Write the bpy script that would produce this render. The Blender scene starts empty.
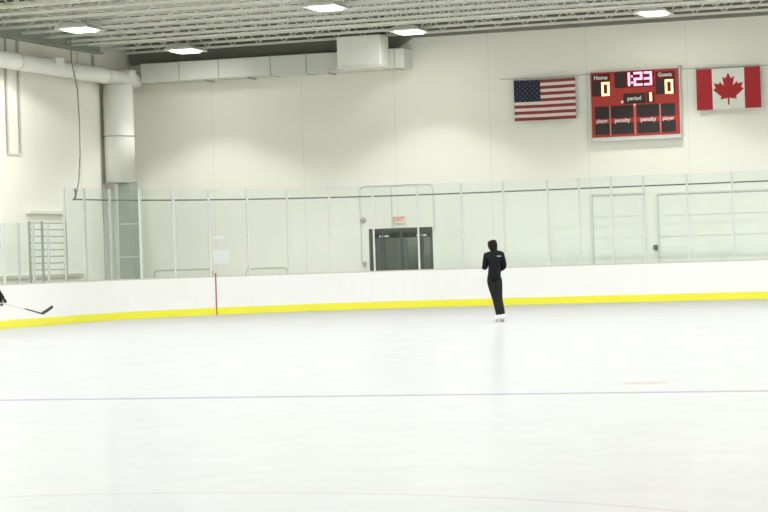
import bpy, bmesh, math, random
from mathutils import Vector, Matrix
random.seed(7)
S = bpy.context.scene
C = S.collection

# ------------------------------------------------------------------ camera
F_PX, YAW, PITCH, ROLL, CAM_H = 2279.5, 0.31319, 0.002443, 0.031215, 1.341
cy, sy = math.cos(YAW), math.sin(YAW); cp, sp = math.cos(PITCH), math.sin(PITCH)
fwd = Vector((-sy*cp, cy*cp, sp)); rgt = Vector((cy, sy, 0)); upv = rgt.cross(fwd)
r2 = rgt*math.cos(ROLL) - upv*math.sin(ROLL); u2 = rgt*math.sin(ROLL) + upv*math.cos(ROLL)
cam = bpy.data.objects.new('camera', bpy.data.cameras.new('camera')); C.objects.link(cam)
m4 = Matrix((r2, u2, -fwd)).transposed().to_4x4(); m4.translation = Vector((0, 0, CAM_H))
cam.matrix_world = m4
cam.data.sensor_width = 36; cam.data.lens = F_PX/768*36; cam.data.clip_end = 400
S.camera = cam

# ------------------------------------------------------------------ world, lights, exposure
w = bpy.data.worlds.new('world'); S.world = w; w.use_nodes = True
w.node_tree.nodes['Background'].inputs[0].default_value = (0.93, 0.97, 1.0, 1)
w.node_tree.nodes['Background'].inputs[1].default_value = 1.0
S.view_settings.view_transform = 'Standard'; S.view_settings.look = 'None'
S.view_settings.gamma = 1; S.view_settings.use_curve_mapping = False
S.view_settings.exposure = -1.19
LAMP_W = 1900; LAMP_WIDE_W = 85; LAMP_SPREAD = 152; LAMP_COL = (1.0, 0.995, 0.99)   # focused beam and wide glow of each lamp

XL, XR, YB, YN = -29.4, 4.0, 65.6, -6.0          # hall: left, right, back wall, open near end
YE, XC = 62.385, -12.866; XS = XC - 12.95; RC = 8.5
def zb(x): return 8.12 - 0.006*max(0.0, -15 - x)   # underside of the joists
def zl(x): return 8.12 - 0.020*max(0.0, -15 - x)   # lamp hanging height

LAMP_X = [-26.4, -19.4, -12.25, -5.2, 1.0]
LAMP_Y = [62.93, 55.68, 49.1, 42.3, 35.5, 28.7, 21.9, 15.1, 8.3, 1.5]
for yy in LAMP_Y:
    for xx in LAMP_X:
        for kind_ in ('SPOT', 'AREA'):
            L = bpy.data.lights.new('lamp_light', kind_); L.color = LAMP_COL
            if kind_ == 'AREA': L.shape = 'RECTANGLE'; L.size = 0.8; L.size_y = 1.1; L.energy = LAMP_WIDE_W
            else:   # the lamps next to the back wall are dimmer and more tightly shielded than the rest
                near = yy > 60; L.spot_size = math.radians(104 if near else LAMP_SPREAD); L.spot_blend = 0.35 if near else 0.15
                L.shadow_soft_size = 0.3; L.energy = LAMP_W*(0.60 if near else 1.0)
            o = bpy.data.objects.new('lamp_light', L); C.objects.link(o); o.location = (xx, yy, zl(xx)-0.17)

# ------------------------------------------------------------------ materials
def mat(name, col, rough=0.6, metal=0.0, spec=0.3, noise=0.0, nscale=3.0, bump=0.0, col2=None):
    m = bpy.data.materials.new(name); m.use_nodes = True; nt = m.node_tree; b = nt.nodes['Principled BSDF']
    b.inputs['Base Color'].default_value = (*col, 1); b.inputs['Roughness'].default_value = rough
    b.inputs['Metallic'].default_value = metal; b.inputs['Specular IOR Level'].default_value = spec
    if noise or bump:
        tc = nt.nodes.new('ShaderNodeTexCoord'); n = nt.nodes.new('ShaderNodeTexNoise')
        n.inputs['Scale'].default_value = nscale; n.inputs['Detail'].default_value = 4
        nt.links.new(tc.outputs['Object'], n.inputs['Vector'])
        mx = nt.nodes.new('ShaderNodeMix'); mx.data_type = 'RGBA'
        c2 = col2 or tuple(c*(1-noise) for c in col)
        mx.inputs[6].default_value = (*c2, 1); mx.inputs[7].default_value = (*col, 1)
        nt.links.new(n.outputs['Fac'], mx.inputs[0]); nt.links.new(mx.outputs[2], b.inputs['Base Color'])
        if bump:
            bp = nt.nodes.new('ShaderNodeBump'); bp.inputs['Strength'].default_value = bump
            nt.links.new(n.outputs['Fac'], bp.inputs['Height']); nt.links.new(bp.outputs[0], b.inputs['Normal'])
    return m
def emit(name, col, s):
    m = bpy.data.materials.new(name); m.use_nodes = True; nt = m.node_tree; nt.nodes.clear()
    e = nt.nodes.new('ShaderNodeEmission'); o = nt.nodes.new('ShaderNodeOutputMaterial')
    e.inputs[0].default_value = (*col, 1); e.inputs[1].default_value = s; nt.links.new(e.outputs[0], o.inputs[0]); return m

def wall_mat():
    """painted precast panels: a thin joint every 2.97 m, slight mottling"""
    m = mat('wall_paint', (0.89, 0.895, 0.79), 0.7, noise=0.05, nscale=0.7)
    nt = m.node_tree; b = nt.nodes['Principled BSDF']; src = b.inputs['Base Color'].links[0].from_socket
    g = nt.nodes.new('ShaderNodeNewGeometry'); sx = nt.nodes.new('ShaderNodeSeparateXYZ'); nt.links.new(g.outputs['Position'], sx.inputs[0])
    def mth(op, a, v):
        n = nt.nodes.new('ShaderNodeMath'); n.operation = op; nt.links.new(a, n.inputs[0]); n.inputs[1].default_value = v; return n.outputs[0]
    a = mth('ADD', sx.outputs[0], 14.83+2.97*20); a = mth('MODULO', a, 2.97); a = mth('LESS_THAN', a, 0.022)
    mx = nt.nodes.new('ShaderNodeMix'); mx.data_type = 'RGBA'; nt.links.new(a, mx.inputs[0]); nt.links.new(src, mx.inputs[6])
    mx.inputs[7].default_value = (0.76, 0.765, 0.67, 1); nt.links.new(mx.outputs[2], b.inputs['Base Color']); return m

def ice_mat():
    m = bpy.data.materials.new('ice'); m.use_nodes = True; nt = m.node_tree; nt.nodes.clear(); N = nt.nodes.new; K = nt.links.new
    out = N('ShaderNodeOutputMaterial'); df = N('ShaderNodeBsdfDiffuse'); gl = N('ShaderNodeBsdfGlossy'); mixs = N('ShaderNodeMixShader')
    g = N('ShaderNodeNewGeometry'); sx = N('ShaderNodeSeparateXYZ'); K(g.outputs['Position'], sx.inputs[0])
    # skate scuffs: stretched noise
    mp = N('ShaderNodeMapping'); mp.inputs['Scale'].default_value = (0.9, 0.8, 1); mp.inputs['Rotation'].default_value = (0, 0, 0.2)
    n1 = N('ShaderNodeTexNoise'); n1.inputs['Scale'].default_value = 1.6; n1.inputs['Detail'].default_value = 7; n1.inputs['Distortion'].default_value = 1.2
    K(g.outputs['Position'], mp.inputs[0]); K(mp.outputs[0], n1.inputs['Vector'])
    cr = N('ShaderNodeValToRGB'); cr.color_ramp.elements[0].position = 0.32; cr.color_ramp.elements[0].color = (0.408, 0.414, 0.414, 1)
    cr.color_ramp.elements[1].position = 0.62; cr.color_ramp.elements[1].color = (0.425, 0.430, 0.428, 1)
    K(n1.outputs['Fac'], cr.inputs[0]); col = cr.outputs[0]
    def mth(op, a, b=None, v=0.0):
        n = N('ShaderNodeMath'); n.operation = op
        if hasattr(a, 'links'): K(a, n.inputs[0])
        else: n.inputs[0].default_value = a
        if b is not None: K(b, n.inputs[1])
        else: n.inputs[1].default_value = v
        return n.outputs[0]
    def band(coord, c, hw):
        d = mth('SUBTRACT', coord, None, c); d = mth('ABSOLUTE', d); return mth('LESS_THAN', d, None, hw)
    def over(col, fac, rgb, k=1.0):
        mx = N('ShaderNodeMix'); mx.data_type = 'RGBA'; K(mth('MULTIPLY', fac, None, k), mx.inputs[0]); K(col, mx.inputs[6]); mx.inputs[7].default_value = (*rgb, 1); return mx.outputs[2]
    def circle(cx, cyy, r, hw):
        v = N('ShaderNodeCombineXYZ'); K(mth('SUBTRACT', sx.outputs[0], None, cx), v.inputs[0]); K(mth('SUBTRACT', sx.outputs[1], None, cyy), v.inputs[1])
        ln = N('ShaderNodeVectorMath'); ln.operation = 'LENGTH'; K(v.outputs[0], ln.inputs[0])
        return band(ln.outputs['Value'], r, hw)
    col = over(col, band(sx.outputs[1], 21.7, 0.11), (0.22, 0.24, 0.27), 0.75)       # blue line, washed out
    col = over(col, band(sx.outputs[1], 36.4, 0.10), (0.36, 0.37, 0.38), 0.35)
    col = over(col, circle(-4.9, 8.0, 4.57, 0.02), (0.36, 0.31, 0.30), 0.6)          # faint face-off circle
    # small worn spot
    v = N('ShaderNodeCombineXYZ'); K(mth('MULTIPLY', mth('SUBTRACT', sx.outputs[0], None, -4.74), None, 1.0), v.inputs[0]); K(mth('SUBTRACT', sx.outputs[1], None, 23.3), v.inputs[1])
    ln = N('ShaderNodeVectorMath'); ln.operation = 'LENGTH'; K(v.outputs[0], ln.inputs[0])
    col = over(col, mth('LESS_THAN', ln.outputs['Value'], None, 0.25), (0.36, 0.32, 0.24), 0.55)
    K(col, df.inputs[0]); gl.inputs['Roughness'].default_value = 0.12; gl.inputs[0].default_value = (0.95, 0.97, 1, 1)
    mixs.inputs[0].default_value = 0.16; K(df.outputs[0], mixs.inputs[1]); K(gl.outputs[0], mixs.inputs[2]); K(mixs.outputs[0], out.inputs[0])
    return m

def glass_mat(name, tint, refl=0.05):
    m = bpy.data.materials.new(name); m.use_nodes = True; nt = m.node_tree; nt.nodes.clear()
    o = nt.nodes.new('ShaderNodeOutputMaterial'); t = nt.nodes.new('ShaderNodeBsdfTransparent'); g = nt.nodes.new('ShaderNodeBsdfGlossy')
    t.inputs[0].default_value = (*tint, 1); g.inputs['Roughness'].default_value = 0.05
    mx = nt.nodes.new('ShaderNodeMixShader'); mx.inputs[0].default_value = refl
    nt.links.new(t.outputs[0], mx.inputs[1]); nt.links.new(g.outputs[0], mx.inputs[2]); nt.links.new(mx.outputs[0], o.inputs[0]); return m

M = dict(
 wall=wall_mat(), ice=ice_mat(),
 deck=mat('roof_deck', (0.27, 0.28, 0.235), 0.6, noise=0.12, nscale=2),
 joist=mat('joist_paint', (0.80, 0.81, 0.72), 0.5), girder=mat('gap_shade_dark', (0.23, 0.23, 0.19), 0.6),  # girder entry: shade of the gap under the roof put into colour
 duct=mat('duct_white', (0.86, 0.87, 0.79), 0.7, spec=0.2, noise=0.04, nscale=2), seam=mat('duct_seam', (0.45, 0.46, 0.42), 0.5),
 ductgrey=mat('duct_grey', (0.70, 0.72, 0.64), 0.4, noise=0.05, nscale=2),
 greyduct=mat('grey_panel', (0.38, 0.42, 0.36), 0.6, noise=0.08),
 board=mat('board_white', (0.74, 0.745, 0.735), 0.35, noise=0.03, nscale=1.5), yellow=mat('kick_yellow', (0.74, 0.71, 0.045), 0.4, noise=0.05, nscale=2),
 sill=mat('sill', (0.50, 0.48, 0.42), 0.5), post=mat('post_alu', (0.58, 0.60, 0.56), 0.4), postdk=mat('post_grey', (0.42, 0.46, 0.42), 0.4),
 glass=glass_mat('rink_glass', (0.955, 0.980, 0.985), 0.015), red=mat('red_paint', (0.34, 0.10, 0.08), 0.5),
 concrete=mat('concrete', (0.42, 0.41, 0.37), 0.8, noise=0.15, nscale=1.5),
 rope=mat('rope_dark', (0.15, 0.16, 0.13), 0.8), steel=mat('rail_steel', (0.36, 0.37, 0.33), 0.4, metal=0.3), rail=mat('rail_brown', (0.58, 0.54, 0.45), 0.5),
 wire=mat('wire', (0.35, 0.35, 0.31), 0.5), black=mat('black', (0.015, 0.015, 0.017), 0.6), conduit=mat('conduit', (0.70, 0.72, 0.64), 0.5),
 jacket=mat('jacket_black', (0.006, 0.008, 0.009), 0.8, spec=0.12, bump=0.15, nscale=18), trousers=mat('trousers_charcoal', (0.015, 0.015, 0.014), 0.8, spec=0.12, bump=0.1, nscale=18),
 skin=mat('skin', (0.55, 0.35, 0.26), 0.5, noise=0.08, nscale=10), hair=mat('hair_dark', (0.008, 0.007, 0.006), 0.7, spec=0.12, bump=0.4, nscale=40),
 skate=mat('skate_white', (0.78, 0.77, 0.74), 0.35), blade=mat('blade_steel', (0.6, 0.6, 0.6), 0.2, metal=1.0), glove=mat('glove_black', (0.012, 0.012, 0.013), 0.7),
 logo=mat('logo_grey', (0.30, 0.30, 0.30), 0.5), shaft=mat('shaft_grey', (0.50, 0.50, 0.46), 0.4), tape=mat('tape_black', (0.05, 0.05, 0.045), 0.8),
 sbred=mat('board_red', (0.42, 0.045, 0.035), 0.45), sbdark=mat('panel_dark', (0.035, 0.028, 0.028), 0.5), sbframe=mat('board_casing', (0.66, 0.67, 0.62), 0.4),
 sbmaroon=mat('panel_maroon', (0.10, 0.01, 0.012), 0.5), sbtext=mat('text_white', (0.85, 0.82, 0.78), 0.5), sbline=mat('panel_line', (0.70, 0.25, 0.18), 0.5),
 yel_led=emit('led_amber', (1.0, 0.60, 0.26), 7.0), red_led=emit('led_pink', (1.0, 0.30, 0.42), 7.0),
 fred=mat('flag_red', (0.42, 0.03, 0.035), 0.8), fusred=mat('flag_stripe_red', (0.26, 0.05, 0.05), 0.8), fuswhite=mat('flag_stripe_white', (0.80, 0.66, 0.60), 0.8),
 fwhite=mat('flag_white', (0.80, 0.80, 0.72), 0.8), fblue=mat('flag_navy', (0.022, 0.024, 0.042), 0.8), fstar=mat('flag_star', (0.12, 0.125, 0.16), 0.8),
 lens=emit('lamp_lens', (1.0, 0.99, 0.95), 9.0), fixture=mat('lamp_housing', (0.75, 0.76, 0.70), 0.4),
 paper=mat('paper', (0.95, 0.96, 0.96), 0.7), ink=mat('ink', (0.45, 0.48, 0.52), 0.7), exitw=mat('exit_face', (0.85, 0.80, 0.68), 0.5), exitr=mat('exit_red', (0.75, 0.22, 0.12), 0.5),
 dframe=mat('door_frame', (0.74, 0.76, 0.70), 0.5), dglass=glass_mat('door_glass', (0.86, 0.90, 0.85), 0.03),
 corridor=mat('corridor_wall', (0.36, 0.36, 0.31), 0.8, noise=0.1), corrdark=mat('corridor_dark', (0.13, 0.14, 0.115), 0.8), strip=emit('glow_bar', (0.9, 1.0, 0.9), 1.8),
 odoor=mat('overhead_door', (0.88, 0.885, 0.78), 0.6, noise=0.03), oframe=mat('overhead_frame', (0.74, 0.76, 0.67), 0.6),
)

# ------------------------------------------------------------------ helpers
def link(name, bm, m, parent=None, smooth=False):
    bmesh.ops.recalc_face_normals(bm, faces=bm.faces)
    me = bpy.data.meshes.new(name); bm.to_mesh(me); bm.free()
    for x in (m if isinstance(m, (list, tuple)) else [m]): me.materials.append(x)
    if smooth:
        for p in me.polygons: p.use_smooth = True
    o = bpy.data.objects.new(name, me); C.objects.link(o)
    if parent: o.parent = parent; o.matrix_parent_inverse = Matrix.Translation(-Vector(parent.location)) if parent.type == 'EMPTY' and parent.get('_world') else Matrix()
    return o
def tag(o, label=None, cat=None, group=None, kind=None):
    if label: o['label'] = label
    if cat: o['category'] = cat
    if group: o['group'] = group
    if kind: o['kind'] = kind
    return o
def thing(name, loc, label, cat, group=None, rz=0):
    o = bpy.data.objects.new(name, None); C.objects.link(o); o.location = loc; o.rotation_euler = (0, 0, rz); o.empty_display_size = 0.2
    return tag(o, label, cat, group)
def box(bm, a, b, bev=0.0, mi=0):
    r = bmesh.ops.create_cube(bm, size=1.0); vs = r['verts']
    for v in vs: v.co = Vector([(a[i]+b[i])/2 + v.co[i]*(b[i]-a[i]) for i in range(3)])
    fs = {f for v in vs for f in v.link_faces}
    for f in fs: f.material_index = mi
    if bev:
        es = list({e for v in vs for e in v.link_edges}); bmesh.ops.bevel(bm, geom=es, offset=bev, segments=1, affect='EDGES')
    return bm
def nb(*boxes, bev=0.0):
    bm = bmesh.new()
    for a, b in boxes: box(bm, a, b, bev)
    return bm
def tube(bm, pts, r, seg=8, cap=True):
    pts = [Vector(p) for p in pts]; rs = r if isinstance(r, (list, tuple)) else [r]*len(pts); rings = []
    for i, p in enumerate(pts):
        d = (pts[min(i+1, len(pts)-1)] - pts[max(i-1, 0)]).normalized()
        a = d.cross(Vector((0, 0, 1)) if abs(d.z) < 0.95 else Vector((1, 0, 0))).normalized(); b = d.cross(a)
        rings.append([bm.verts.new(p + (a*math.cos(t) + b*math.sin(t))*rs[i]) for t in [2*math.pi*k/seg for k in range(seg)]])
    for A, B in zip(rings, rings[1:]):
        for k in range(seg): bm.faces.new((A[k], A[(k+1) % seg], B[(k+1) % seg], B[k]))
    if cap: bm.faces.new(rings[0][::-1]); bm.faces.new(rings[-1])
    return bm
def grid_strip(bm, rings, closed=True):
    R = [[bm.verts.new(p) for p in ring] for ring in rings]; n = len(R[0])
    for A, B in zip(R, R[1:]):
        for k in range(n if closed else n-1): bm.faces.new((A[k], A[(k+1) % n], B[(k+1) % n], B[k]))
    if closed: bm.faces.new(R[0][::-1]); bm.faces.new(R[-1])
    return bm

# rink outline: s metres along the boards from the start of the far left corner; returns point and outward normal
ARC = math.pi/2*RC; STR = 25.9 - 2*RC
def rink(s, d=0.0):
    if s < 0: x, y, n = XS, YE-RC+s, Vector((-1, 0))
    elif s < ARC:
        a = s/RC; n = Vector((-math.cos(a), math.sin(a))); x, y = XS+RC+n.x*RC, YE-RC+n.y*RC
    elif s < ARC+STR: x, y, n = XS+RC+(s-ARC), YE, Vector((0, 1))
    elif s < 2*ARC+STR:
        a = (s-ARC-STR)/RC; n = Vector((math.sin(a), math.cos(a))); x, y = XS+25.9-RC+n.x*RC, YE-RC+n.y*RC
    else: x, y, n = XS+25.9, YE-RC-(s-2*ARC-STR), Vector((1, 0))
    return Vector((x+n.x*d, y+n.y*d)), n
def srange(s0, s1, step=0.3):
    n = max(1, int(math.ceil((s1-s0)/step))); return [s0+(s1-s0)*i/n for i in range(n+1)]
def ribbon(bm, s0, s1, d0, d1, z0, z1, step=0.3):
    rings = []
    for s in srange(s0, s1, step):
        a, _ = rink(s, d0); b, _ = rink(s, d1)
        rings.append([(a.x, a.y, z0), (b.x, b.y, z0), (b.x, b.y, z1), (a.x, a.y, z1)])
    return grid_strip(bm, rings)
def dup(root, loc=None, label=None):
    c = root.copy(); C.objects.link(c)
    if loc is not None: c.location = loc
    if label: c['label'] = label
    for ch in root.children:
        d = ch.copy(); C.objects.link(d); d.parent = c
        for g in ch.children:
            e = g.copy(); C.objects.link(e); e.parent = d
    return c

# ------------------------------------------------------------------ setting
def struct(name, bm, m, parent=None):
    o = link(name, bm, m, parent); o['kind'] = 'structure'; return o
struct('floor', nb(((XL-.3, YN, -.35), (XR+.3, YB+.3, -.03))), M['concrete'])
bm = bmesh.new()
out = [rink(s, 0)[0] for s in srange(-44, 2*ARC+STR+44, 0.5)]
vs = [bm.verts.new((p.x, p.y, 0)) for p in out]; vb = [bm.verts.new((p.x, p.y, -.03)) for p in out]
bm.faces.new(vs); bm.faces.new(vb[::-1])
for i in range(len(vs)): j = (i+1) % len(vs); bm.faces.new((vs[i], vb[i], vb[j], vs[j]))
struct('ice_sheet', bm, M['ice'])
# back wall with the doorway cut out of it
DX0, DX1, DZ = -21.71, -19.69, 2.34
ZT = 9.2
struct('wall_back', nb(((XL-.3, YB, -.03), (DX0, YB+.3, ZT)), ((DX1, YB, -.03), (XR+.3, YB+.3, ZT)), ((DX0, YB, DZ), (DX1, YB+.3, ZT))), M['wall'])
struct('wall_left', nb(((XL-.3, YN, -.03), (XL, YB, ZT))), M['wall'])
struct('wall_right', nb(((XR, YN, -.03), (XR+.3, YB, ZT))), M['wall'])
# corrugated roof deck over the joists
bm = bmesh.new(); n = 0
xs_ = [XL, -22, -15, XR]
rows = []
y = YN; k = 0
while y <= YB + .01:
    dz = 0.0 if k % 4 in (0, 1) else 0.05
    rows.append([(x, y, zb(x)+0.56+dz) for x in xs_]); y += 0.09 if k % 2 else 0.16; k += 1
grid_strip(bm, rows, closed=False)
struct('ceiling', bm, M['deck'])
# pilaster strips, ledge and rail on the left wall
for n_, (y0, y1) in enumerate([(61.75, 63.15)]):
    struct('trim_%d' % (n_+1), nb(((XL, y0, -.03), (XL+.05, y1, 7.9)), bev=.01), M['wall'])
struct('trim_2', nb(((XL, 58.1, 3.0), (XL+.12, 60.5, 3.10)), bev=.01), M['oframe'])
struct('trim_3', nb(((XL, 50, 1.17), (XL+.08, 61.6, 1.27))), M['rail'])
struct('trim_4', nb(((XL, 63.17, -.03), (XL+.02, 63.23, 7.2))), M['rope'])  # dark strip standing in for the shadow gap beside the pilaster

# doorway: room behind, frame, glazed leaves
bm = nb(((DX0-1.5, YB+5, -.03), (DX1+1.5, YB+5.1, 3)), ((DX0-1.6, YB+.3, -.03), (DX0-1.5, YB+5.1, 3)), ((DX1+1.5, YB+.3, -.03), (DX1+1.6, YB+5.1, 3)))
struct('wall_corridor', bm, M['corridor'])
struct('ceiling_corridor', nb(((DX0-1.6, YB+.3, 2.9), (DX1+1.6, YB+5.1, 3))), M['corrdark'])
struct('floor_corridor', nb(((DX0-1.6, YB+.3, -.13), (DX1+1.6, YB+5.1, -.03))), M['concrete'])
d = struct('door_1', nb(((DX0, YB+.02, -.03), (DX0+.06, YB+.14, DZ)), ((DX1-.06, YB+.02, -.03), (DX1, YB+.14, DZ)), ((DX0+.06, YB+.02, DZ-.07), (DX1-.06, YB+.14, DZ))), M['corrdark'])
for i, (a, b) in enumerate([(DX0+.07, DX0+.40), (DX0+.43, -20.70), (-20.68, DX1-.40), (DX1-.37, DX1-.07)]):
    lf = link('door_leaf', nb(((a, YB+.05, .0), (a+.035, YB+.10, DZ-.08)), ((b-.035, YB+.05, .0), (b, YB+.10, DZ-.08)), ((a+.035, YB+.05, .0), (b-.035, YB+.10, .2)), ((a+.035, YB+.05, DZ-.13), (b-.035, YB+.10, DZ-.08))), M['corrdark'], d)
    link('pane', nb(((a+.035, YB+.07, .2), (b-.035, YB+.08, DZ-.13))), M['dglass'], lf)
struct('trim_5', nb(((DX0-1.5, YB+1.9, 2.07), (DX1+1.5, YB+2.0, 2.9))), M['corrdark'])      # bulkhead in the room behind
for x0, wd in ((-21.98, 'left'), (-20.76, 'right')):
    tag(link('glow_bar', nb(((x0, YB+1.82, 2.10), (x0+.30, YB+1.90, 2.15))), M['strip']), wd + ' short glowing bar in the dark room behind the glass door', 'light')  # small glowing bars on the bulkhead face
tag(link('cabinet', nb(((-21.62, YB+3.6, -.02), (-21.26, YB+4.2, 2.05)), ((-21.60, YB+3.58, .95), (-21.28, YB+3.6, 1.0)), bev=.01), M['corrdark']), 'tall dark cabinet in the room behind the glass door', 'cabinet')
for lx in (-21.65, -20.1):  # unseen fill lights added to brighten the room behind the door
    L = bpy.data.lights.new('corridor_fill', 'AREA'); L.shape = 'RECTANGLE'; L.size = 1.0; L.size_y = .2; L.energy = 85; L.color = (1, 1, .97)
    lo_ = bpy.data.objects.new('corridor_fill', L); C.objects.link(lo_); lo_.location = (lx, YB+3.0, 2.85)
# white overhead doors on the right of the back wall
def overhead(n_, x0, x1, z):
    o = struct('door_%d' % n_, nb(((x0, YB-.05, -.02), (x0+.05, YB-.005, z)), ((x1-.05, YB-.05, -.02), (x1, YB-.005, z)), ((x0+.05, YB-.05, z-.06), (x1-.05, YB-.005, z))), M['oframe'])
    bm = bmesh.new(); k = 5; h = (z-.08)/k
    for i in range(k): box(bm, (x0+.06, YB-.035, i*h), (x1-.06, YB-.008, (i+1)*h-.008))
    link('door_panel', bm, M['odoor'], o); return o
o = overhead(2, -12.85, -8.6, 3.10)
link('door_handle', nb(((-12.97, YB-.1, 1.44), (-12.86, YB-.005, 1.58)), bev=.01), M['rope'], o)
overhead(3, -14.8, -13.2, 3.14)

# ------------------------------------------------------------------ roof steel
def joist(y, label):
    t = thing('roof_joist', (0, y, 0), label, 'roof joist', 'steel joists under the roof deck')
    xs2 = [XL+.1, -22, -15, XR-.1]
    def chord(dz, hw, hh):
        bm = bmesh.new(); grid_strip(bm, [[(x, -hw, zb(x)+dz), (x, hw, zb(x)+dz), (x, hw, zb(x)+dz+hh), (x, -hw, zb(x)+dz+hh)] for x in xs2]); return bm
    link('bottom_chord', chord(0, .05, .07), M['joist'], t); link('top_chord', chord(.47, .06, .07), M['joist'], t)
    bm = bmesh.new(); x = XL+.3; up = True
    while x < XR-.8:
        a = (x, 0, zb(x)+(.05 if up else .49)); x += .42; b = (x, 0, zb(x)+(.49 if up else .05)); tube(bm, [a, b], .02, 5); up = not up
    link('web', bm, M['joist'], t); return t
NJ = 10
words = ['nearest the back wall', 'second from the back wall', 'third from the back wall', 'fourth from the back wall', 'fifth from the back wall', 'sixth from the back wall', 'seventh from the back wall', 'eighth from the back wall', 'ninth from the back wall', 'tenth from the back wall']
for i in range(NJ): joist(65.1-1.45*i, 'pale painted open web steel roof joist, the ' + words[i])
# bridging pipes under the deck, running away from the viewer
bn = [(-27.6, 'near the left wall'), (-24.4, 'over the left corner of the rink'), (-21.3, 'left of the big duct box'), (-17.8, 'right of the big duct box'), (-14.2, 'above the scoreboard'), (-10.6, 'above the red and white flag')]
for x, wd in bn:
    tag(link('bridging_bar', tube(bmesh.new(), [(x, 51.5, zb(x)+.30), (x, 65.5, zb(x)+.30)], .022, 6), M['joist']), 'thin pale bridging pipe threaded through the roof joists ' + wd, 'pipe', 'bridging pipes in the roof')
tag(link('sprinkler_pipe', tube(bmesh.new(), [(x, 60.9, zb(x)-.06) for x in (XL+.1, -22, -15, XR-.1)], .03, 8), M['joist']), 'pale sprinkler pipe hung just under the roof joists across the hall', 'pipe')
# girder by the left wall; dark strip painting gap shade along the back wall
tag(link('edge_girder', nb(((XL+.02, 50, 8.0-.12), (XL+.30, 63.0, 7.92)), ((XL+.13, 50, 7.92), (XL+.19, 63.0, 8.28)), ((XL+.02, 50, 8.28), (XL+.30, 63.0, 8.32))), M['greyduct']), 'dull grey steel edge girder along the top of the left wall', 'girder')
tag(link('gap_shade_band', grid_strip(bmesh.new(), [[(x, YB-.22, z), (x, YB-.01, z), (x, YB-.01, zb(x)+.5), (x, YB-.22, zb(x)+.5)] for x, z in ((XL+.1, 7.72), (-20.7, 7.72), (-20.1, 8.04), (XR-.1, 8.07))]), M['girder']), 'dark painted shade band along the top of the back wall under the roof', 'girder')
# steel columns beside the left wall
for y, wd in [(62.75, 'pale steel column beside the left wall next to the vertical round duct'), (56.65, 'pale steel column beside the left wall at the left edge of the picture')]:
    t = thing('steel_column', (XL+.004, y, 7.4), wd, 'column')
    link('shaft', nb(((0, -.13, -.2), (.02, .13, .42)), ((.02, -.02, -.2), (.13, .02, .42)), ((.13, -.13, -.2), (.15, .13, .42))), M['joist'], t)

# ------------------------------------------------------------------ ducts
t = thing('round_duct', (-29.0, 50, 7.2), 'long round white spiral duct along the top of the left wall', 'duct')
link('pipe', tube(bmesh.new(), [(0, 0, 0), (0, 14.3, 0), (0.0, 14.5, 0), (.10, 14.95, 0)], .235, 20), M['duct'], t, True)
for yy in (7.0, 10.3, 12.8):
    link('collar', tube(bmesh.new(), [(0, yy-.05, 0), (0, yy+.05, 0)], .25, 20), M['ductgrey'], t, True)
link('damper_box', nb(((-.1, 9.0, -.0), (.28, 9.5, .28)), bev=.02), M['duct'], t)
link('damper_box', nb(((-.1, 14.1, -.0), (.28, 14.5, .27)), bev=.02), M['duct'], t)
t = thing('vertical_duct', (-28.91, 63.5, 0), 'wide vertical round white duct standing in the back left corner', 'duct')
link('pipe', tube(bmesh.new(), [(0, 0, 4.0), (0, 0, 6.95)], .465, 28), M['duct'], t, True)
link('seam_ring', tube(bmesh.new(), [(0, 0, 5.38), (0, 0, 5.41)], .483, 28), M['seam'], t, True)
link('end_ring', tube(bmesh.new(), [(0, 0, 3.96), (0, 0, 4.02)], .487, 28), M['seam'], t, True)
lo = link('lower_panel', nb(((.02, -.28, -.02), (.47, .25, 3.96)), bev=.015), M['greyduct'], t); lo['label'] = 'grey-green rectangular lower section'
for z in (1.70, 2.70): link('band', nb(((.01, -.29, z), (.48, .26, z+.04))), M['post'], lo)
t = thing('rectangular_duct', (0, 0, 0), 'long pale rectangular duct along the top of the back wall', 'duct')
link('duct_run', nb(((-28.70, 64.75, 7.10), (-20.15, 65.59, 7.68)), bev=.015), M['ductgrey'], t)
for x in (-27.4, -26.1, -24.4, -23.25, -20.45): link('flange', nb(((x-.015, 64.735, 7.085), (x+.015, 65.59, 7.695))), M['seam'], t)
for x in (-26.6, -25.2, -22.6): link('bracket', nb(((x-.02, 64.9, 7.05), (x+.02, 65.59, 7.10))), M['seam'], t)
t = thing('duct_box', (0, 0, 0), 'big square white duct box hanging in front of the back wall duct', 'duct box')
link('box_body', nb(((-21.98, 63.95, 7.145), (-20.62, 64.74, 8.05)), bev=.02), M['duct'], t)
link('box_rim', nb(((-22.0, 63.93, 7.10), (-20.60, 64.725, 7.14))), M['duct'], t)

# ------------------------------------------------------------------ ceiling lamps
def lamp(x, y, label):
    t = thing('ceiling_lamp', (x, y, zl(x)-.09), label, 'ceiling light', 'high bay lamps under the roof')
    bm = bmesh.new()   # tapered housing
    grid_strip(bm, [[(-.42, -.56, .03), (.42, -.56, .03), (.42, .56, .03), (-.42, .56, .03)], [(-.47, -.60, .0), (.47, -.60, .0), (.47, .60, .0), (-.47, .60, .0)], [(-.44, -.58, .06), (.44, -.58, .06), (.44, .58, .06), (-.44, .58, .06)], [(-.26, -.5, .16), (.26, -.5, .16), (.26, .5, .16), (-.26, .5, .16)]])
    link('housing', bm, M['fixture'], t)
    bm = bmesh.new(); grid_strip(bm, [[(-.36, -.48, .05), (.36, -.48, .05), (.36, .48, .05), (-.36, .48, .05)], [(-.30, -.40, -.04), (.30, -.40, -.04), (.30, .40, -.04), (-.30, .40, -.04)]])
    link('lens', bm, M['lens'], t)
    for hy in (-.4, .4): link('hanger', tube(bmesh.new(), [(0, hy, .16), (0, hy, .65)], .01, 5), M['wire'], t)
    return t
col_w = ['leftmost', 'beside the duct box', 'above the scoreboard', 'far right']
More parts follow.
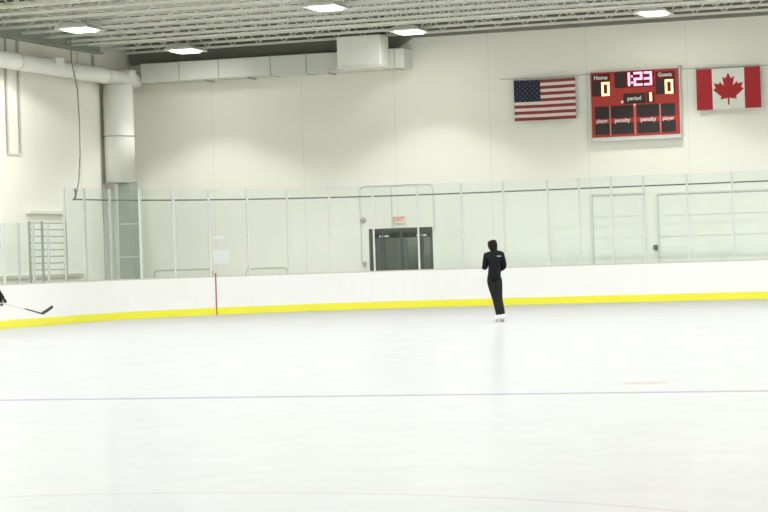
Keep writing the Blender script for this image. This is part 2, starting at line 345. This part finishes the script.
for r, yy in enumerate(LAMP_Y[:2]):
    for c_, xx in enumerate(LAMP_X[:4]):
        if c_ == 3 and r == 1: continue
        lamp(xx, yy, 'glowing white ceiling lamp in the %s row, %s' % (('row closest to the back wall', 'nearer')[r].replace('row ', ''), col_w[c_] if r == 0 else ['over the round duct', 'above the duct box', 'above the top edge'][c_]))

# ------------------------------------------------------------------ dasher boards and glass
S0, S1 = -26.0, 2*ARC+STR+8
t = thing('dasher_boards', (0, 0, 0), 'white rink boards with a yellow kickplate curving round the far end of the ice', 'rink boards')
link('facing', ribbon(bmesh.new(), S0, S1, .0, .12, .0, 1.05), M['board'], t)
o = link('kickplate', ribbon(bmesh.new(), S0, S1, -.014, .0, .0, .20), M['yellow'], t); o['label'] = 'yellow kickplate'
o = link('sill', ribbon(bmesh.new(), S0, S1, .0, .14, 1.05, 1.085), M['sill'], t); o['label'] = 'grey-brown sill under the glass'
o = link('goal_line_mark', ribbon(bmesh.new(), 5.515, 5.552, -.018, .0, .0, 1.17, .1), M['red'], t); o['label'] = 'thin dark red vertical mark'

tall = [-0.83, .38, 1.61, 2.86, 4.12, 5.33, 6.57, 7.80, 9.05, 10.29, 11.56, 12.81, 14.05, 15.33, 16.24, 17.16, 18.07, 19.29, 20.54, 21.76, 23.0]
low = [-6.6, -5.02-.4, -4.2, -3.42+.02, -2.61+.0, -1.78, -0.83]
ords = ['first', 'second', 'third', 'fourth', 'fifth', 'sixth', 'seventh', 'eighth', 'ninth', 'tenth', 'eleventh', 'twelfth', 'thirteenth', 'fourteenth', 'fifteenth', 'sixteenth', 'seventeenth', 'eighteenth', 'nineteenth', 'twentieth']
near_ = {3: 'covering the grey-green duct panel', 5: 'with the white notices behind it', 8: 'just left of the glass door', 9: 'in front of the glass door', 10: 'over the right edge of the glass door', 11: 'just left of the black-clad skater', 13: 'below the striped flag', 15: 'below the scoreboard', 17: 'below the right edge of the scoreboard', 18: 'below the maple leaf flag'}
tall = [v + max(0.0, .24*(1-v/9)) for v in tall]; low = [v + .24 for v in low]; low[-1] = tall[0]
def pane(s0, s1, ztop, label, group, pm):
    p, n = rink((s0+s1)/2, .07)
    t = thing('glass_panel', (p.x, p.y, 1.085), label, 'rink glass', group); t['_world'] = 1
    bm = bmesh.new(); ribbon(bm, s0+.03, s1-.03, .064, .076, 1.085, ztop, .7); link('pane', bm, M['glass'], t)
    bm = bmesh.new(); ribbon(bm, s0-.026, s0+.026, .045, .095, 1.085, ztop-.01, .1); link('post', bm, pm, t)
for i in range(len(tall)-1):
    lb = 'tall glass pane, %s from left' % ords[i] + (', ' + near_[i] if i in near_ else '')
    pane(tall[i], tall[i+1], 3.52, lb, 'tall panes of rink glass', M['postdk'] if i < 3 else M['post'])
for i in range(len(low)-1):
    k = len(low)-2-i
    pane(low[i], low[i+1], 2.58, 'low glass pane, %s to the left of the tall glass' % ords[k], 'low panes of rink glass', M['post'] if i < 3 else M['postdk'])

# net border rope behind the glass
bm = bmesh.new(); tube(bm, [(*rink(s, .22)[0], 3.22) for s in srange(.40, 2*ARC+STR, .35)], .022, 6)
t = thing('safety_net_rope', (0, 0, 0), 'dark net border rope hanging at the left and running behind the tall glass tops', 'rope')
link('bottom_rope', bm, M['rope'], t)
q = rink(.40, .22)[0]
link('side_rope', tube(bmesh.new(), [(q.x, q.y, 7.45), (q.x+.02, q.y, 6.8), (q.x+.14, q.y+.03, 6.1), (q.x+.17, q.y+.04, 5.2), (q.x+.16, q.y+.04, 4.4), (q.x+.11, q.y+.02, 3.7), (q.x, q.y, 3.22)], .015, 6), M['rope'], t)
link('rope_end', tube(bmesh.new(), [(q.x-.06, q.y, 3.2), (q.x+.02, q.y, 3.34), (q.x, q.y, 3.5)], .03, 6), M['rope'], t)

# ------------------------------------------------------------------ things behind the boards
t = thing('metal_railing', (-28.3, 56.1, 0), 'tall grey metal railing of many horizontal bars behind the low glass at the left', 'railing')
for yy in (0, .78, 2.25): link('upright', nb(((-.025, yy-.03, -.03), (.025, yy+.03, 2.74))), M['steel'], t)
for k in range(8): link('bar', tube(bmesh.new(), [(0, 0, 2.70-.185*k), (0, 2.25, 2.70-.185*k)], .016, 6), M['steel'], t)
def guard(x0, x1, y, z, label, both=True):
    t = thing('guard_rail', ((x0+x1)/2, y, 0), label, 'railing'); h = (x1-x0)/2; r = .12
    pts = ([(-h, 0, -.03), (-h, 0, z-r)] + [(-h+r-r*math.cos(a), 0, z-r+r*math.sin(a)) for a in (.5, 1.05)] + [(-h+r, 0, z)]) if both else [(-h, 0, z)]
    pts += [(h-r, 0, z)] + [(h-r+r*math.sin(a), 0, z-r+r*math.cos(a)) for a in (.5, 1.05)] + [(h, 0, z-r), (h, 0, -.03)]
    link('tube_frame', tube(bmesh.new(), pts, .024, 8), M['rail'], t)
guard(-28.5, -26.55, 64.9, 1.28, 'low brown tube rail behind the boards below the round duct corner')
guard(-25.45, -24.1, 64.9, 1.25, 'low brown tube rail behind the boards right of the white notices')
t = thing('wall_notice', (-26.62, YB-.012, 2.2), 'narrow white strip notice on the back wall behind the glass', 'notice'); link('sheet', nb(((-.18, 0, 0), (.18, .01, .10))), M['paper'], t)
t = thing('wall_notice', (-26.55, YB-.012, 1.42), 'large bluish white notice sheet on the back wall behind the glass', 'notice'); link('sheet', nb(((-.26, 0, 0), (.26, .01, .44))), M['paper'], t)
t = thing('exit_sign', (-20.72, YB-.07, 2.47), 'small cream exit sign with red letters above the glass door', 'sign')
link('casing', nb(((-.19, 0, 0), (.19, .07, .23)), bev=.008), M['exitw'], t)
def text(name, body, loc, size, m, parent, ext=.004, sx=1.0, off=0.0, align='CENTER'):
    cu = bpy.data.curves.new(name, 'FONT'); cu.body = body; cu.size = size; cu.extrude = ext; cu.align_x = align; cu.align_y = 'CENTER'; cu.offset = off
    tmp = bpy.data.objects.new('tmp', cu); C.objects.link(tmp)
    dg = bpy.context.evaluated_depsgraph_get(); me = bpy.data.meshes.new_from_object(tmp.evaluated_get(dg)); bpy.data.objects.remove(tmp)
    me.materials.clear(); me.materials.append(m); me.name = name
    rot = Matrix.Rotation(math.pi/2, 4, 'X') @ Matrix.Diagonal((sx, 1, 1, 1)); me.transform(rot)
    o = bpy.data.objects.new(name, me); C.objects.link(o); o.parent = parent; o.location = loc; return o
text('exit_letters', 'EXIT', (0, -.004, .13), .19, M['exitr'], t, .003, .9, .004)
t = thing('alarm_bell', (-21.86, YB-.08, 2.62), 'small dark alarm bell on the back wall at the top left of the glass door', 'alarm bell')
link('gong', tube(bmesh.new(), [(0, 0, 0), (0, .03, 0), (0, .05, 0)], [.05, .09, .09], 14), M['sill'], t); link('base_box', nb(((-.05, .05, -.06), (.05, .08, .06))), M['rope'], t)
t = thing('wall_switch', (-21.86, YB-.04, 1.28), 'small dark switch box on the wall at the lower left of the glass door', 'switch'); link('plate', nb(((-.06, 0, -.08), (.06, .04, .08)), bev=.008), M['sill'], t)
t = thing('conduit', (0, 0, 0), 'thin pale conduit looping over the glass door on the back wall', 'conduit')
yc = YB-.02
link('conduit_loop', tube(bmesh.new(), [(-21.95, yc, 1.3), (-21.95, yc, 3.52), (-21.9, yc, 3.60), (-21.8, yc, 3.64), (-19.8, yc, 3.64), (-19.68, yc, 3.6), (-19.63, yc, 3.5), (-19.63, yc, 2.2)], .016, 6), M['conduit'], t)
link('conduit_drop', tube(bmesh.new(), [(-20.95, yc, 3.64), (-20.95, yc, 2.35)], .012, 6), M['conduit'], t)
# pipes high on the left wall
t = thing('wall_pipe', (XL+.06, 57.0, 0), 'pair of thin vertical grey pipes on the left wall at the left edge', 'pipe')
for yy in (.05, .80): link('riser', tube(bmesh.new(), [(0, yy, 4.68), (0, yy, 7.9)], .032, 8), M['seam'], t)
link('cross_pipe', tube(bmesh.new(), [(0, .05, 4.68), (0, .80, 4.68)], .02, 6), M['joist'], t)

# ------------------------------------------------------------------ scoreboard
SW, SH = 2.60, 1.90
t = thing('scoreboard', (-13.35, YB, 5.72), 'red electronic scoreboard reading 1:23 and 0 to 0 on the back wall', 'scoreboard')
U = SW/530
def sx_(u): return (u-265)*U
def sz_(v): return SH/2 - v*(SH/380)
link('casing', nb(((-SW/2-.03, -.22, -SH/2-.12), (SW/2+.03, 0, SH/2+.02)), bev=.01), M['sbframe'], t)
link('face', nb(((-SW/2, -.235, -SH/2), (SW/2, -.22, SH/2))), M['sbred'], t)
Z0 = -.24
def panel(name, u0, u1, v0, v1, m, th=.006): return link(name, nb(((sx_(u0), -.235-th, sz_(v1)), (sx_(u1), -.235, sz_(v0)))), m, t)
panel('score_window', 8, 118, 10, 140, M['sbmaroon']); panel('score_window', 392, 508, 14, 146, M['sbmaroon'])
panel('score_digit_off', 15, 58, 60, 138, M['sbdark'], .010); panel('score_digit_off', 398, 440, 64, 144, M['sbdark'], .010)
panel('clock_window', 146, 385, 4, 98, M['sbmaroon']); panel('clock_digit_off', 150, 200, 8, 92, M['sbdark'], .010)
panel('period_window', 196, 330, 132, 192, M['sbdark']); panel('period_digit_window', 336, 384, 130, 190, M['sbmaroon'])
for u0, u1 in ((20, 108), (118, 252), (274, 408), (420, 505)):
    panel('penalty_window', u0, u1, 200, 272, M['sbdark']); panel('penalty_window', u0, u1, 300, 366, M['sbdark'])
for u in (112, 262, 414): panel('divider', u-3, u+3, 200, 372, M['sbline'])
panel('marker', 182, 196, 172, 186, M['sbtext'], .012); panel('marker', 256, 268, 194, 206, M['sbtext'], .012)
def seg_digit(ch, u, v, wd, ht, th, m, name='lit_digit'):
    segs = {'0': 'abcdef', '1': 'bc', '2': 'abged', '3': 'abgcd'}[ch]; bm = bmesh.new()
    x0, x1, z1, z0 = sx_(u-wd/2), sx_(u+wd/2), sz_(v-ht/2), sz_(v+ht/2); zm = (z0+z1)/2; k = th/2
    R = dict(a=(x0, x1, z1-th, z1), d=(x0, x1, z0, z0+th), g=(x0, x1, zm-k, zm+k), f=(x0, x0+th, zm, z1), e=(x0, x0+th, z0, zm), b=(x1-th, x1, zm, z1), c=(x1-th, x1, z0, zm))
    for s_ in segs: a, b, c_, d_ = R[s_]; box(bm, (a, -.262, c_), (b, -.247, d_))
    link(name, bm, m, t)
seg_digit('0', 90, 99, 48, 80, .062, M['yel_led']); seg_digit('0', 472, 104, 48, 82, .062, M['yel_led']); seg_digit('1', 358, 158, 20, 50, .07, M['yel_led'])
seg_digit('1', 225, 50, 30, 78, .062, M['red_led']); seg_digit('2', 288, 50, 52, 80, .062, M['red_led']); seg_digit('3', 348, 50, 48, 80, .062, M['red_led'])
link('lit_colon', nb(((sx_(246), -.262, sz_(40)), (sx_(256), -.247, sz_(28))), ((sx_(246), -.262, sz_(76)), (sx_(256), -.247, sz_(64)))), M['red_led'], t)
for b_, u, v, sz in (('Home', 62, 32, .17), ('Guests', 450, 34, .155), ('period', 262, 162, .165), ('player', 64, 285, .145), ('penalty', 186, 286, .165), ('penalty', 342, 287, .165), ('player', 462, 287, .145)):
    text('caption', b_, (sx_(u), -.248, sz_(v)), sz, M['sbtext'], t, .003, .95, .0025)
link('hanging_bracket', nb(((SW/2-.02, -.2, SH/2+.02), (SW/2+.08, -.1, SH/2+.08)), bev=.01), M['seam'], t)

# ------------------------------------------------------------------ flags and wires
def inside(poly, x, y):
    c_ = False; j = len(poly)-1
    for i in range(len(poly)):
        xi, yi = poly[i]; xj, yj = poly[j]
        if (yi > y) != (yj > y) and x < (xj-xi)*(y-yi)/(yj-yi)+xi: c_ = not c_
        j = i
    return c_
def flag(name, w_, h_, nx, ny, fn, mats, loc, label, skew=0.0, ph=0.0):
    """waving cloth hanging flat against the wall; every little patch takes the colour of the design"""
    t = thing(name, loc, label, 'flag'); bm = bmesh.new()
    def P(i, j, o):
        u, v = i/nx, j/ny
        return (u*w_ + skew*v*(1-u*.5), -.03*math.sin(u*9+ph)*v - .012*math.sin(u*23+ph) + o, -v*h_ - .012*math.sin(u*math.pi)*(1-v))
    A = [[bm.verts.new(P(i, j, 0)) for i in range(nx+1)] for j in range(ny+1)]
    B = [[bm.verts.new(P(i, j, .006)) for i in range(nx+1)] for j in range(ny+1)]
    for j in range(ny):
        for i in range(nx):
            k = fn((i+.5)/nx, (j+.5)/ny)
            f = bm.faces.new((A[j][i], A[j][i+1], A[j+1][i+1], A[j+1][i])); f.material_index = k
            f = bm.faces.new((B[j][i], B[j+1][i], B[j+1][i+1], B[j][i+1])); f.material_index = k
    rim = [(0, i) for i in range(nx)] + [(j, nx) for j in range(ny)] + [(ny, i) for i in range(nx, 0, -1)] + [(j, 0) for j in range(ny, 0, -1)]
    for a, b in zip(rim, rim[1:]+rim[:1]): bm.faces.new((A[a[0]][a[1]], B[a[0]][a[1]], B[b[0]][b[1]], A[b[0]][b[1]])).material_index = fn(min(max((a[1]+b[1])/2/nx, .003), .997), min(max((a[0]+b[0])/2/ny, .003), .997))
    link('cloth', bm, mats, t, True)
    link('hem', tube(bmesh.new(), [(-.01, 0, .005), (w_+.01, 0, .005)], .012, 6), mats[-1], t)
    for u in (.03, .97): link('clip', nb(((w_*u-.02, -.02, .0), (w_*u+.02, .02, .05))), M['wire'], t)
    return t
WZ = 6.62
def us(u, v):
    row = min(12, int(v*13))
    if u < .435 and v < 7/13:
        uu, vv = u/.435*11, v/(7/13)*9     # stars on a staggered grid
        ci, cj = round(uu-.5), round(vv-.5)
        if 0 <= ci <= 10 and 0 <= cj <= 8 and (ci+cj) % 2 == 0 and (abs(uu-.5-ci)*1.0)**2 + (vv-.5-cj)**2 < .075: return 3
        return 2
    return 0 if row % 2 == 0 else 1
flag('hanging_flag', 1.86, 1.20, 132, 78, us, [M['fusred'], M['fuswhite'], M['fblue'], M['fstar'], M['wire']], (-16.99, YB-.16, 6.57), 'flag with stars on navy and red and white stripes left of the scoreboard', .0, .3)
half = [(0, -.46), (.085, -.30), (.18, -.35), (.135, -.08), (.25, -.21), (.28, -.14), (.43, -.17), (.385, -.03), (.46, .02), (.22, .22), (.25, .30), (.03, .27), (.025, .46)]
leafp = half + [(-x, y) for x, y in half[::-1][:-1]]
def ca(u, v):
    if u < .245 or u > .755: return 0
    x = (u-.5)*1.82/1.2; y = (v-.50)
    return 0 if inside(leafp, x/.80, y/.86) else 1
flag('hanging_flag', 1.84, 1.18, 150, 96, ca, [M['fred'], M['fwhite'], M['wire']], (-11.55, YB-.16, 6.60), 'red and white flag with a maple leaf right of the scoreboard', .0, 2.2)
def wire(x0, x1, label, sag=.03):
    tag(link('flag_wire', tube(bmesh.new(), [(x0+(x1-x0)*k/8, YB-.16, WZ+.02-sag*4*(k/8)*(1-k/8)) for k in range(9)], .010, 5), M['wire']), label, 'wire')
wire(-17.4, -14.7, 'thin wire carrying the striped flag, left of the scoreboard'); wire(-11.98, -6.0, 'thin wire carrying the maple leaf flag, right of the scoreboard')

# ------------------------------------------------------------------ people
def skin(name, verts, edges, radii, m, parent, sub=2, loc=(0, 0, 0), root=0):
    me = bpy.data.meshes.new(name); me.from_pydata(verts, edges, [])
    o = bpy.data.objects.new(name, me); C.objects.link(o)
    md = o.modifiers.new('skin', 'SKIN'); md.use_smooth_shade = True
    for i, r in enumerate(radii):
        me.skin_vertices[0].data[i].radius = r if isinstance(r, tuple) else (r, r)
    me.skin_vertices[0].data[root].use_root = True
    sd = o.modifiers.new('sub', 'SUBSURF'); sd.levels = sub; sd.render_levels = sub
    dg = bpy.context.evaluated_depsgraph_get(); dg.update()
    nm = bpy.data.meshes.new_from_object(o.evaluated_get(dg)); bpy.data.objects.remove(o)
    nm.materials.clear(); nm.materials.append(m); nm.name = name
    for p in nm.polygons: p.use_smooth = True
    o = bpy.data.objects.new(name, nm); C.objects.link(o); o.parent = parent; o.location = loc; return o
def lerp(a, b, t): return tuple(a[i]+(b[i]-a[i])*t for i in range(3))
def figure(t, J, jm, tm, headgear, glove_m, skate_m, face):
    """J: joints in local metres; face: unit vector the head looks along"""
    names = ['pel', 'waist', 'chest', 'neckb', 'neck', 'head', 'crown', 'shl', 'ell', 'wrl', 'shr', 'elr', 'wrr', 'hipl', 'knl', 'anl', 'toel', 'hipr', 'knr', 'anr', 'toer']
    idx = {n: i for i, n in enumerate(names)}
    ed = [('pel', 'waist'), ('waist', 'chest'), ('chest', 'neckb'), ('neckb', 'neck'), ('neck', 'head'), ('head', 'crown'), ('neckb', 'shl'), ('shl', 'ell'), ('ell', 'wrl'), ('neckb', 'shr'), ('shr', 'elr'), ('elr', 'wrr'),
          ('pel', 'hipl'), ('hipl', 'knl'), ('knl', 'anl'), ('anl', 'toel'), ('pel', 'hipr'), ('hipr', 'knr'), ('knr', 'anr'), ('anr', 'toer')]
    rad = dict(pel=(.10, .08), waist=(.10, .08), chest=(.12, .09), neckb=.075, neck=.055, head=(.078, .092), crown=(.06, .07), shl=.045, ell=.042, wrl=.030, shr=.045, elr=.042, wrr=.030, hipl=.085, knl=.055, anl=.038, toel=.03, hipr=.085, knr=.055, anr=.038, toer=.03)
    body = skin('body', [J[n] for n in names], [(idx[a], idx[b]) for a, b in ed], [rad[n] for n in names], M['skin'], t)
    # jacket: torso and sleeves
    jn = ['pel', 'waist', 'chest', 'neckb', 'neck', 'shl', 'ell', 'wrl', 'shr', 'elr', 'wrr']; ji = {n: i for i, n in enumerate(jn)}
    V = [J[n] for n in jn]; V[4] = lerp(J['neckb'], J['neck'], .7); V[0] = lerp(J['pel'], J['waist'], -.75)
    je = [('pel', 'waist'), ('waist', 'chest'), ('chest', 'neckb'), ('neckb', 'neck'), ('neckb', 'shl'), ('shl', 'ell'), ('ell', 'wrl'), ('neckb', 'shr'), ('shr', 'elr'), ('elr', 'wrr')]
    jr = [(.24, .17), (.19, .14), (.19, .145), .125, .085, .088, .066, .048, .088, .066, .048]
    jk = skin('jacket', V, [(ji[a], ji[b]) for a, b in je], jr, jm, t)
    tn = ['pel', 'hipl', 'knl', 'anl', 'hipr', 'knr', 'anr']; ti = {n: i for i, n in enumerate(tn)}
    V = [J[n] for n in tn]; V[0] = lerp(J['pel'], J['waist'], .9)
    te = [('pel', 'hipl'), ('hipl', 'knl'), ('knl', 'anl'), ('pel', 'hipr'), ('hipr', 'knr'), ('knr', 'anr')]
    skin('trousers', V, [(ti[a], ti[b]) for a, b in te], [(.13, .11), .108, .074, .066, .108, .074, .066], tm, t)
    # head details
    f = Vector(face).normalized(); h = Vector(J['head']); c_ = Vector(J['crown']); upd = (c_-h).normalized(); side = f.cross(upd).normalized()
    def blob(name, pts, r, m, par=t): return skin(name, [tuple(p) for p in pts], [(i, i+1) for i in range(len(pts)-1)], r, m, par)
    blob('nose', [h+f*.085, h+f*.115-upd*.02], [.014, .016], M['skin'], body)
    for s_ in (-1, 1):
        blob('ear', [h+side*s_*.082+upd*.015, h+side*s_*.088-upd*.025], [.016, .012], M['skin'], body)
        blob('eye', [h+f*.090+side*s_*.03+upd*.022, h+f*.094+side*s_*.034+upd*.022], [.010, .009], M['black'], body)
    blob('mouth', [h+f*.092-upd*.055-side*.02, h+f*.092-upd*.055+side*.02], [.007, .007], M['red'], body)
    headgear(t, h, f, upd, side)
    # hands: palm, four fingers and a thumb, lightly curled
    for wr, el, s_ in (('wrl', 'ell', -1), ('wrr', 'elr', 1)):
        w0 = Vector(J[wr]); dr = (w0-Vector(J[el])).normalized(); lat = dr.cross(Vector((0, 0, 1))).normalized(); dn = dr.cross(lat).normalized()
        if dn.z > 0: dn = -dn
        V, E, R_ = [w0-dr*.01, w0+dr*.05], [(0, 1)], [(.028, .022), (.038, .020)]
        for q_, (off, ln) in enumerate(((-.030, .068), (-.010, .078), (.010, .072), (.028, .056))):
            b0 = w0+dr*.075+lat*off; k = len(V)
            V += [b0, b0+dr*ln*.5+dn*.012, b0+dr*ln*.75+dn*.045]; E += [(1, k), (k, k+1), (k+1, k+2)]; R_ += [.012, .010, .009]
        k = len(V); V += [w0+dr*.03+lat*s_*-.04, w0+dr*.065+lat*s_*-.055+dn*.02]; E += [(0, k), (k, k+1)]; R_ += [.012, .010]
        skin('hand', [tuple(v) for v in V], E, R_, glove_m, t)
    # skates: boot, holder and blade
    for an, toe in (('anl', 'toel'), ('anr', 'toer')):
        a, b = Vector(J[an]), Vector(J[toe]); d_ = (b-a); d_.z = 0; d_.normalize()
        bt = skin('skate', [tuple(a+Vector((0, 0, .07))), tuple(a+Vector((0, 0, -.01))-d_*.02), tuple(a+d_*.09-Vector((0, 0, .025))), tuple(a+d_*.20-Vector((0, 0, .035)))], [(0, 1), (1, 2), (2, 3)], [.058, .056, .048, .036], skate_m, t)
        bm = bmesh.new(); lat = Vector((-d_.y, d_.x, 0)); z = a.z
        def bar(p0, p1, z0, z1, hw):
            rings = [[(p+lat*hw)+Vector((0, 0, z0-p.z)), (p-lat*hw)+Vector((0, 0, z0-p.z)), (p-lat*hw)+Vector((0, 0, z1-p.z)), (p+lat*hw)+Vector((0, 0, z1-p.z))] for p in (p0, p1)]
            grid_strip(bm, [[tuple(v) for v in r_] for r_ in rings])
        zl = a.z-.118
        bar(a-d_*.07, a+d_*.23, zl, zl+.03, .003); bar(a-d_*.05, a+d_*.0, zl+.03, a.z-.05, .012); bar(a+d_*.12, a+d_*.19, zl+.03, a.z-.05, .012)
        link('blade', bm, M['blade'], bt)
    return body

def hair_cap(t, h, f, upd, side):
    skin('hair', [tuple(h-f*.055-upd*.15), tuple(h-f*.035-upd*.05), tuple(h-f*.020+upd*.02), tuple(h-f*.010+upd*.09), tuple(h+upd*.12)], [(0, 1), (1, 2), (2, 3), (3, 4)], [(.060, .055), (.100, .095), (.118, .115), (.105, .105), (.06, .06)], M['hair'], t)
px_, py_ = -12.44, 46.15
t = thing('person', (px_, py_, 0), 'person in black jacket and dark trousers gliding on white skates, seen from behind', 'person', rz=.263)
J = dict(pel=(-.09, .0, .93), waist=(-.08, .0, 1.08), chest=(-.07, .0, 1.26), neckb=(-.08, .0, 1.43), neck=(-.10, .02, 1.51), head=(-.12, .03, 1.60), crown=(-.125, .03, 1.69),
         shl=(-.235, .0, 1.40), ell=(-.28, .0, 1.14), wrl=(-.30, .20, 1.16), shr=(.07, .0, 1.40), elr=(.125, .03, 1.15), wrr=(.0, .24, 1.08),
         hipl=(-.16, .0, .86), knl=(-.075, .05, .48), anl=(-.01, .02, .145), toel=(-.08, .2, .09), hipr=(-.02, .0, .86), knr=(.0, .03, .48), anr=(.065, -.04, .118), toer=(.0, .14, .08))
J['anl'] = (-.01, .02, .118)
figure(t, J, M['jacket'], M['trousers'], hair_cap, M['glove'], M['skate'], (-.75, .6, -.05))
link('back_logo', nb(((-.02, -.155, 1.37), (.06, -.147, 1.39))), M['logo'], t)

# hockey player mostly beyond the left edge, lifting the stick
def helmet(t, h, f, upd, side):
    hm = skin('helmet', [tuple(h-f*.03+upd*.0), tuple(h-f*.01+upd*.06), tuple(h+upd*.10)], [(0, 1), (1, 2)], [(.115, .11), (.12, .115), (.07, .07)], M['black'], t)
t = thing('person', (-22.9, 44.0, 0), 'hockey player in black at the left edge of the picture, holding a lifted stick', 'person', rz=.45)
J = dict(pel=(-.42, .0, .80), waist=(-.36, .02, .93), chest=(-.27, .04, 1.06), neckb=(-.20, .06, 1.20), neck=(-.22, .08, 1.26), head=(-.26, .09, 1.34), crown=(-.27, .09, 1.43),
         shl=(-.24, .24, 1.14), ell=(-.1, .34, .92), wrl=(.0, .12, .80), shr=(-.18, -.12, 1.14), elr=(-.09, -.14, .92), wrr=(-.05, -.02, .77),
         hipl=(-.44, .10, .72), knl=(-.26, .14, .42), anl=(-.42, .14, .118), toel=(-.2, .14, .08), hipr=(-.44, -.10, .72), knr=(-.28, -.16, .42), anr=(-.55, -.20, .118), toer=(-.33, -.2, .08))
for k in J: J[k] = (J[k][0]+.03, J[k][1], J[k][2])
figure(t, J, M['jacket'], M['trousers'], helmet, M['glove'], M['black'], (.9, 0, -.3))
PL = t

# the stick, its blade toward the right
def place_stick(g, e1, e2, e3):
    t = thing('hockey_stick', g, 'hockey stick with pale shaft and black blade held out at the left edge', 'hockey stick')
    G = Vector(g); a, b, c_ = [Vector(x)-G for x in (e1, e2, e3)]
    link('shaft', tube(bmesh.new(), [-(a)*.5, a], .014, 6), M['shaft'], t)
    link('lower_shaft', tube(bmesh.new(), [a, a+(b-a)*.95, b], [.015, .017, .02], 6), M['tape'], t)
    bm = bmesh.new(); d_ = (c_-b); n_ = Vector((0, -1, .2)).normalized(); up_ = d_.cross(n_).normalized()*.032
    rings = []
    for k in range(7):
        u = k/6; p = b + d_*u + n_*(.04*u*u); hgt = up_*(1.0 if u < .85 else .8); th = n_*.008
        rings.append([tuple(p-hgt-th), tuple(p+hgt-th), tuple(p+hgt+th), tuple(p-hgt+th)])
    grid_strip(bm, rings); link('blade', bm, M['tape'], t)
place_stick((-22.86, 44.0, .69), (-22.35, 44.0, .57), (-21.95, 44.0, .46), (-21.66, 43.97, .60))
for o in C.objects:
    if '_world' in o: del o['_world']
